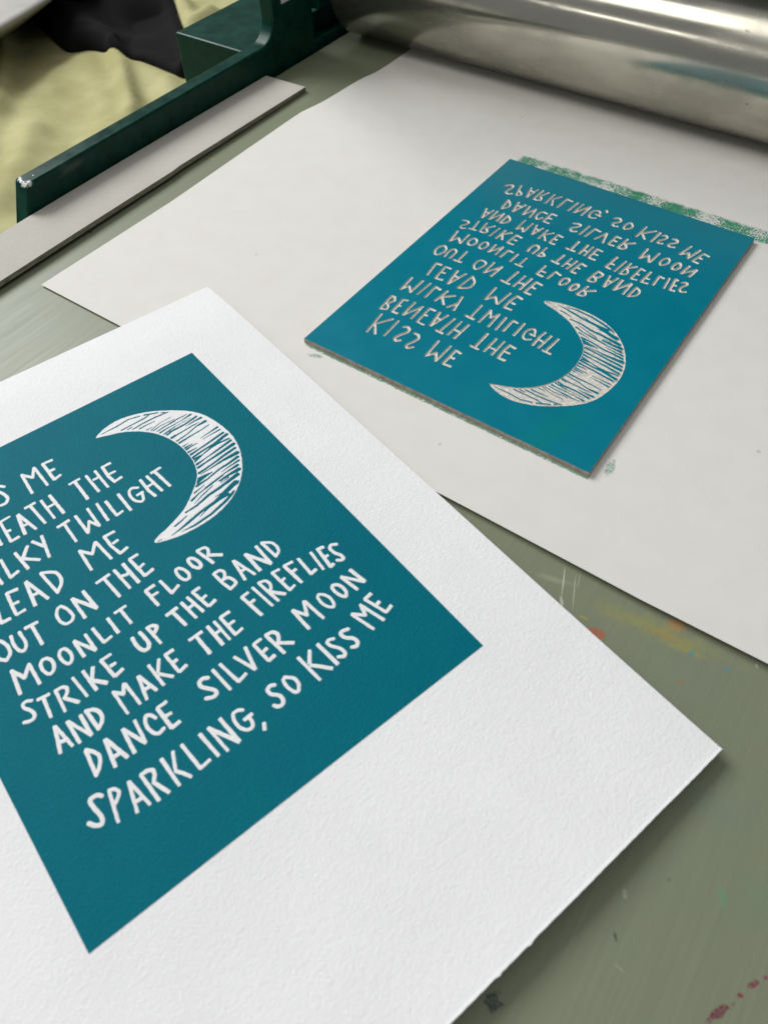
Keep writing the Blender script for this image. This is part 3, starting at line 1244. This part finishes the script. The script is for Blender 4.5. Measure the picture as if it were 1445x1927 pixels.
# ------------------------------------------------------------------ newsprint under the plate
LE = np.array([(0.05, -.3475), (.183, -.3478), (.269, -.3456), (.343, -.3470), (.400, -.3466), (.4177, -.3437), (.4485, -.3399), (.4765, -.3366), (.5028, -.3380), (.5288, -.3388), (.72, -.339)])
def news_warp(X, Y):
    left = np.interp(Y, LE[:, 0], LE[:, 1])
    t = (X + 0.35) / (0.12 + 0.35)
    near = np.interp(X, [-.35, -.289, -.078, -.008, .12], [.1829, .1816, .1764, .1742, .1738]) - 0.0008
    Yn = near + (Y - 0.17) / (0.70 - 0.17) * (0.70 - near)
    return left + t * (0.12 - left), Yn
def news_z(X, Y):
    z = 0.00045 + 0 * X
    lift = np.interp(X, [-.35, -.25, -.1, .04, .12], [0.6, 0.8, 1.6, 2.2, 1.5]) / 1000
    z = z + lift * np.exp(-np.clip(Y - 0.174, 0, None) / 0.012)
    e = np.exp(-((Y - 0.465) / 0.028) ** 2) * np.exp(-(X + 0.34) / 0.03)
    z = z + 0.0022 * e
    z = z + 0.0007 * np.exp(-((Y - 0.40) / 0.03) ** 2) * np.exp(-(X + 0.34) / 0.05)
    z = z * np.where(Y > 0.49, np.clip((0.535 - Y) / 0.045, 0, 1), 1) + 0.0003
    bx = np.clip((np.abs(X + 0.12) - 0.10) / 0.02, 0, 1)
    return z
news = sheet('newsprint_sheet', np.linspace(-0.35, 0.12, 140), np.r_[np.linspace(0.17, 0.21, 24)[:-1], np.linspace(0.21, 0.70, 130)], news_z, 0.00012, m_news(), PRESS, warp=news_warp)
tag(news, 'large off-white newsprint sheet under the lino block, blotted with green ink', 'paper sheet')

# ------------------------------------------------------------------ the print on white paper
PRINT = Matrix(((0.77709148, -0.62937699, 0.00366619, -0.21483233), (0.62937609, 0.77709933, 0.00153849, 0.19024779),
                (-0.00381729, 0.00111187, 0.9999921, 0.00472554), (0, 0, 0, 1)))
def paper_z(X, Y):
    z = X * 0 - 0.00005
    up = np.clip((Y - 0.006) / 0.036, 0, 1)
    z = z - 0.0016 * up * up
    lf = np.clip((-X - 0.004) / 0.03, 0, 1)
    z = z - 0.0030 * lf * lf
    dn = np.clip((-Y - 0.205) / 0.075, 0, 1)
    z = z + 0.0034 * dn * dn * np.clip((0.215 - X) / 0.09, 0.25, 1)
    z = z + 0.00022 * np.clip((-Y - 0.2783) / 0.0009, 0, 1)
    return z
def paper_warp(X, Y):
    e = vnoise(X * 1000, X * 0, 9.0, 77) * 0.00012 + vnoise(X * 1000, X * 0, 1.6, 78) * 0.00006
    e = e - 0.00045 * np.exp(-((X - 0.0975) / 0.0009) ** 2) - 0.00032 * np.exp(-((X - 0.0855) / 0.0007) ** 2)
    Y = Y + e * np.clip((-Y - 0.274) / 0.005, 0, 1)
    return X, Y
px_ = np.linspace(-0.034, 0.1860, 480)
py_ = np.r_[np.linspace(-0.2792, -0.272, 24)[:-1], np.linspace(-0.272, 0.0420, 120)]
sheetp = sheet('art_print', px_, py_, paper_z, 0.00045, m_paper(), PRINT, warp=paper_warp)
tag(sheetp, 'thick white paper printed with a teal panel of hand-cut white lettering and crescent moon', 'art print')
xs, ys, DL, DM = fields(G, False, 0.66, 31)
D = np.minimum(DL, DM)
V, I, O, TQ = march(xs, ys, D)
d = -np.minimum(V[:, 2], 0)
gx, gy = V[:, 0], V[:, 1]
z = 0.00004 + 0.00007 * np.clip(d / 0.3, 0, 1)
M2 = smooth_poly(MOON, 1)
lo, hi = M2.min(0) - 1, M2.max(0) + 1
bbx = (gx > lo[0]) & (gx < hi[0]) & (gy > lo[1]) & (gy < hi[1])
sel = np.zeros(len(V), bool)
sel[bbx] = poly_sdf(M2, gx[bbx], gy[bbx]) < 0.6
VV = np.c_[gx / 1000, -gy / 1000, z]
rev = lambda L_: [p[:, ::-1] for p in L_]
np_obj('printed_ink', VV, rev(O + [TQ]), m_ink_print(), sheetp, smooth=False)
PAPER = sheetp.data.materials[0]
np_obj('lettering', VV, rev(part_polys(I, ~sel)), PAPER, sheetp)
np_obj('crescent_moon', VV, rev([p[sel[p[:, 0]] & sel[p[:, 1]]] for p in I if (sel[p[:, 0]] & sel[p[:, 1]]).any()]), PAPER, sheetp)

# ------------------------------------------------------------------ behind the press: cloth, black garment, grey tray
FOLDS = [  # polylines in the photograph, measured on the cloth; height, half width
    ([(8, 60), (14, 120), (14, 170), (0, 215)], 0.014, 0.011), ([(222, 108), (236, 150), (252, 215)], 0.013, 0.010),
    ([(60, 250), (25, 330), (0, 380)], 0.008, 0.016), ([(160, 120), (200, 170), (215, 240)], 0.006, 0.018),
    ([(118, 140), (60, 200), (70, 280)], 0.005, 0.02), ([(260, 130), (310, 150), (330, 190)], 0.008, 0.014),
    ([(345, 10), (362, 40), (395, 20)], 0.012, 0.012), ([(-60, 100), (-40, 250), (-70, 400)], 0.012, 0.02)]
CZB = TBL + 0.004
FW = [([pix(u, v, -0.113) for u, v in P], h, w) for P, h, w in FOLDS]
def fold_height(X, Y):
    z = 0.004 * vnoise(X * 1000 + 900, Y * 1000 + 900, 95, 3) + 0.0016 * vnoise(X * 1000 + 900 + Y * 300, Y * 1000 + 900 - X * 400, 34, 4)
    for P, h, w in FW:
        dd = np.full(X.shape, 9.0)
        for a, b in zip(P[:-1], P[1:]):
            e = b - a
            t = np.clip(((X - a[0]) * e[0] + (Y - a[1]) * e[1]) / (e[0] ** 2 + e[1] ** 2), 0, 1)
            dd = np.minimum(dd, np.hypot(X - a[0] - t * e[0], Y - a[1] - t * e[1]))
        z = z + h * np.exp(-(dd / w) ** 2)
    return z
def cloth_z(X, Y):
    return CZB + 0.006 + fold_height(X, Y)
cloth = sheet('draped_cloth', np.linspace(-1.15, -0.15, 230), np.linspace(0.0, 1.25, 260), cloth_z, 0.001, m_cloth('olive satin cloth', lin(150, 146, 102), lin(172, 168, 126)), IDN)
tag(cloth, 'crumpled olive yellow cloth spread on the table behind the green press frame', 'cloth')
BP = [(85, -90), (60, -10), (52, 20), (85, 60), (118, 97), (138, 104), (165, 98), (200, 104), (216, 112), (236, 119), (252, 121), (278, 126), (306, 133), (352, 152), (372, 110), (352, 70), (338, 36), (322, -10), (318, -90)]
BW = np.array([tuple(pix(u, v, -0.113))[:2] for u, v in BP]) * 1000
BW = smooth_poly(BW, 2)
bx = np.arange(BW[:, 0].min() - 6, BW[:, 0].max() + 6, 2.0)
by = np.arange(BW[:, 1].min() - 6, BW[:, 1].max() + 6, 2.0)
GX, GY = np.meshgrid(bx, by)
V, I, O, TQ = march(bx, by, poly_sdf(BW, GX, GY))
X_, Y_ = V[:, 0] / 1000, V[:, 1] / 1000
dd = -np.minimum(V[:, 2], 0)
zz = cloth_z(X_, Y_) + 0.0015 + 0.012 * np.clip(dd / 9, 0, 1) ** 0.5 + 0.020 * np.clip(vnoise(V[:, 0] + V[:, 1], V[:, 1] * 0.6 - V[:, 0] * 0.5, 55, 9) , -0.3, 1) * np.clip(dd / 20, 0, 1)
black = np_obj('black_garment', np.c_[X_, Y_, zz], I, m_cloth('black fabric', lin(7, 7, 8), lin(15, 15, 17)), None, IDN)
tag(black, 'folded black fabric dropped on the olive cloth behind the green bracket', 'garment')
# grey tray with a rounded rim
TZ = -0.060
a_, b_, c_ = pix(-10, 52, TZ), pix(38, 25, TZ), pix(90, -8, TZ)
def circ(p, q, r):
    A = np.array([[2 * (q[0] - p[0]), 2 * (q[1] - p[1])], [2 * (r[0] - p[0]), 2 * (r[1] - p[1])]])
    B = np.array([q[0] ** 2 + q[1] ** 2 - p[0] ** 2 - p[1] ** 2, r[0] ** 2 + r[1] ** 2 - p[0] ** 2 - p[1] ** 2])
    c = np.linalg.solve(A, B)
    return c, math.hypot(p[0] - c[0], p[1] - c[1])
cc, cr = circ(a_, b_, c_)
prof = [(0.0, TZ), (cr - 0.006, TZ), (cr - 0.001, TZ - 0.0015), (cr, TZ - 0.004), (cr - 0.004, TZ - 0.007), (cr - 0.07, CZB + 0.016), (0.0, CZB + 0.016)]
V, F = [], []
ns = 96
for r_, z_ in prof:
    for k in range(ns):
        a = 2 * math.pi * k / ns
        V.append((r_ * math.cos(a), r_ * math.sin(a), z_))
for i in range(len(prof) - 1):
    for k in range(ns):
        k2 = (k + 1) % ns
        F.append((i * ns + k, i * ns + k2, (i + 1) * ns + k2, (i + 1) * ns + k)[::-1])
tray = mesh_obj('round_tray', V, F, m_plain('light grey plastic', lin(168, 165, 160), 0.5, 0.4), None, Matrix.Translation((cc[0], cc[1], 0)), True)
tag(tray, 'pale grey round-edged tray in the corner on the olive cloth', 'tray')
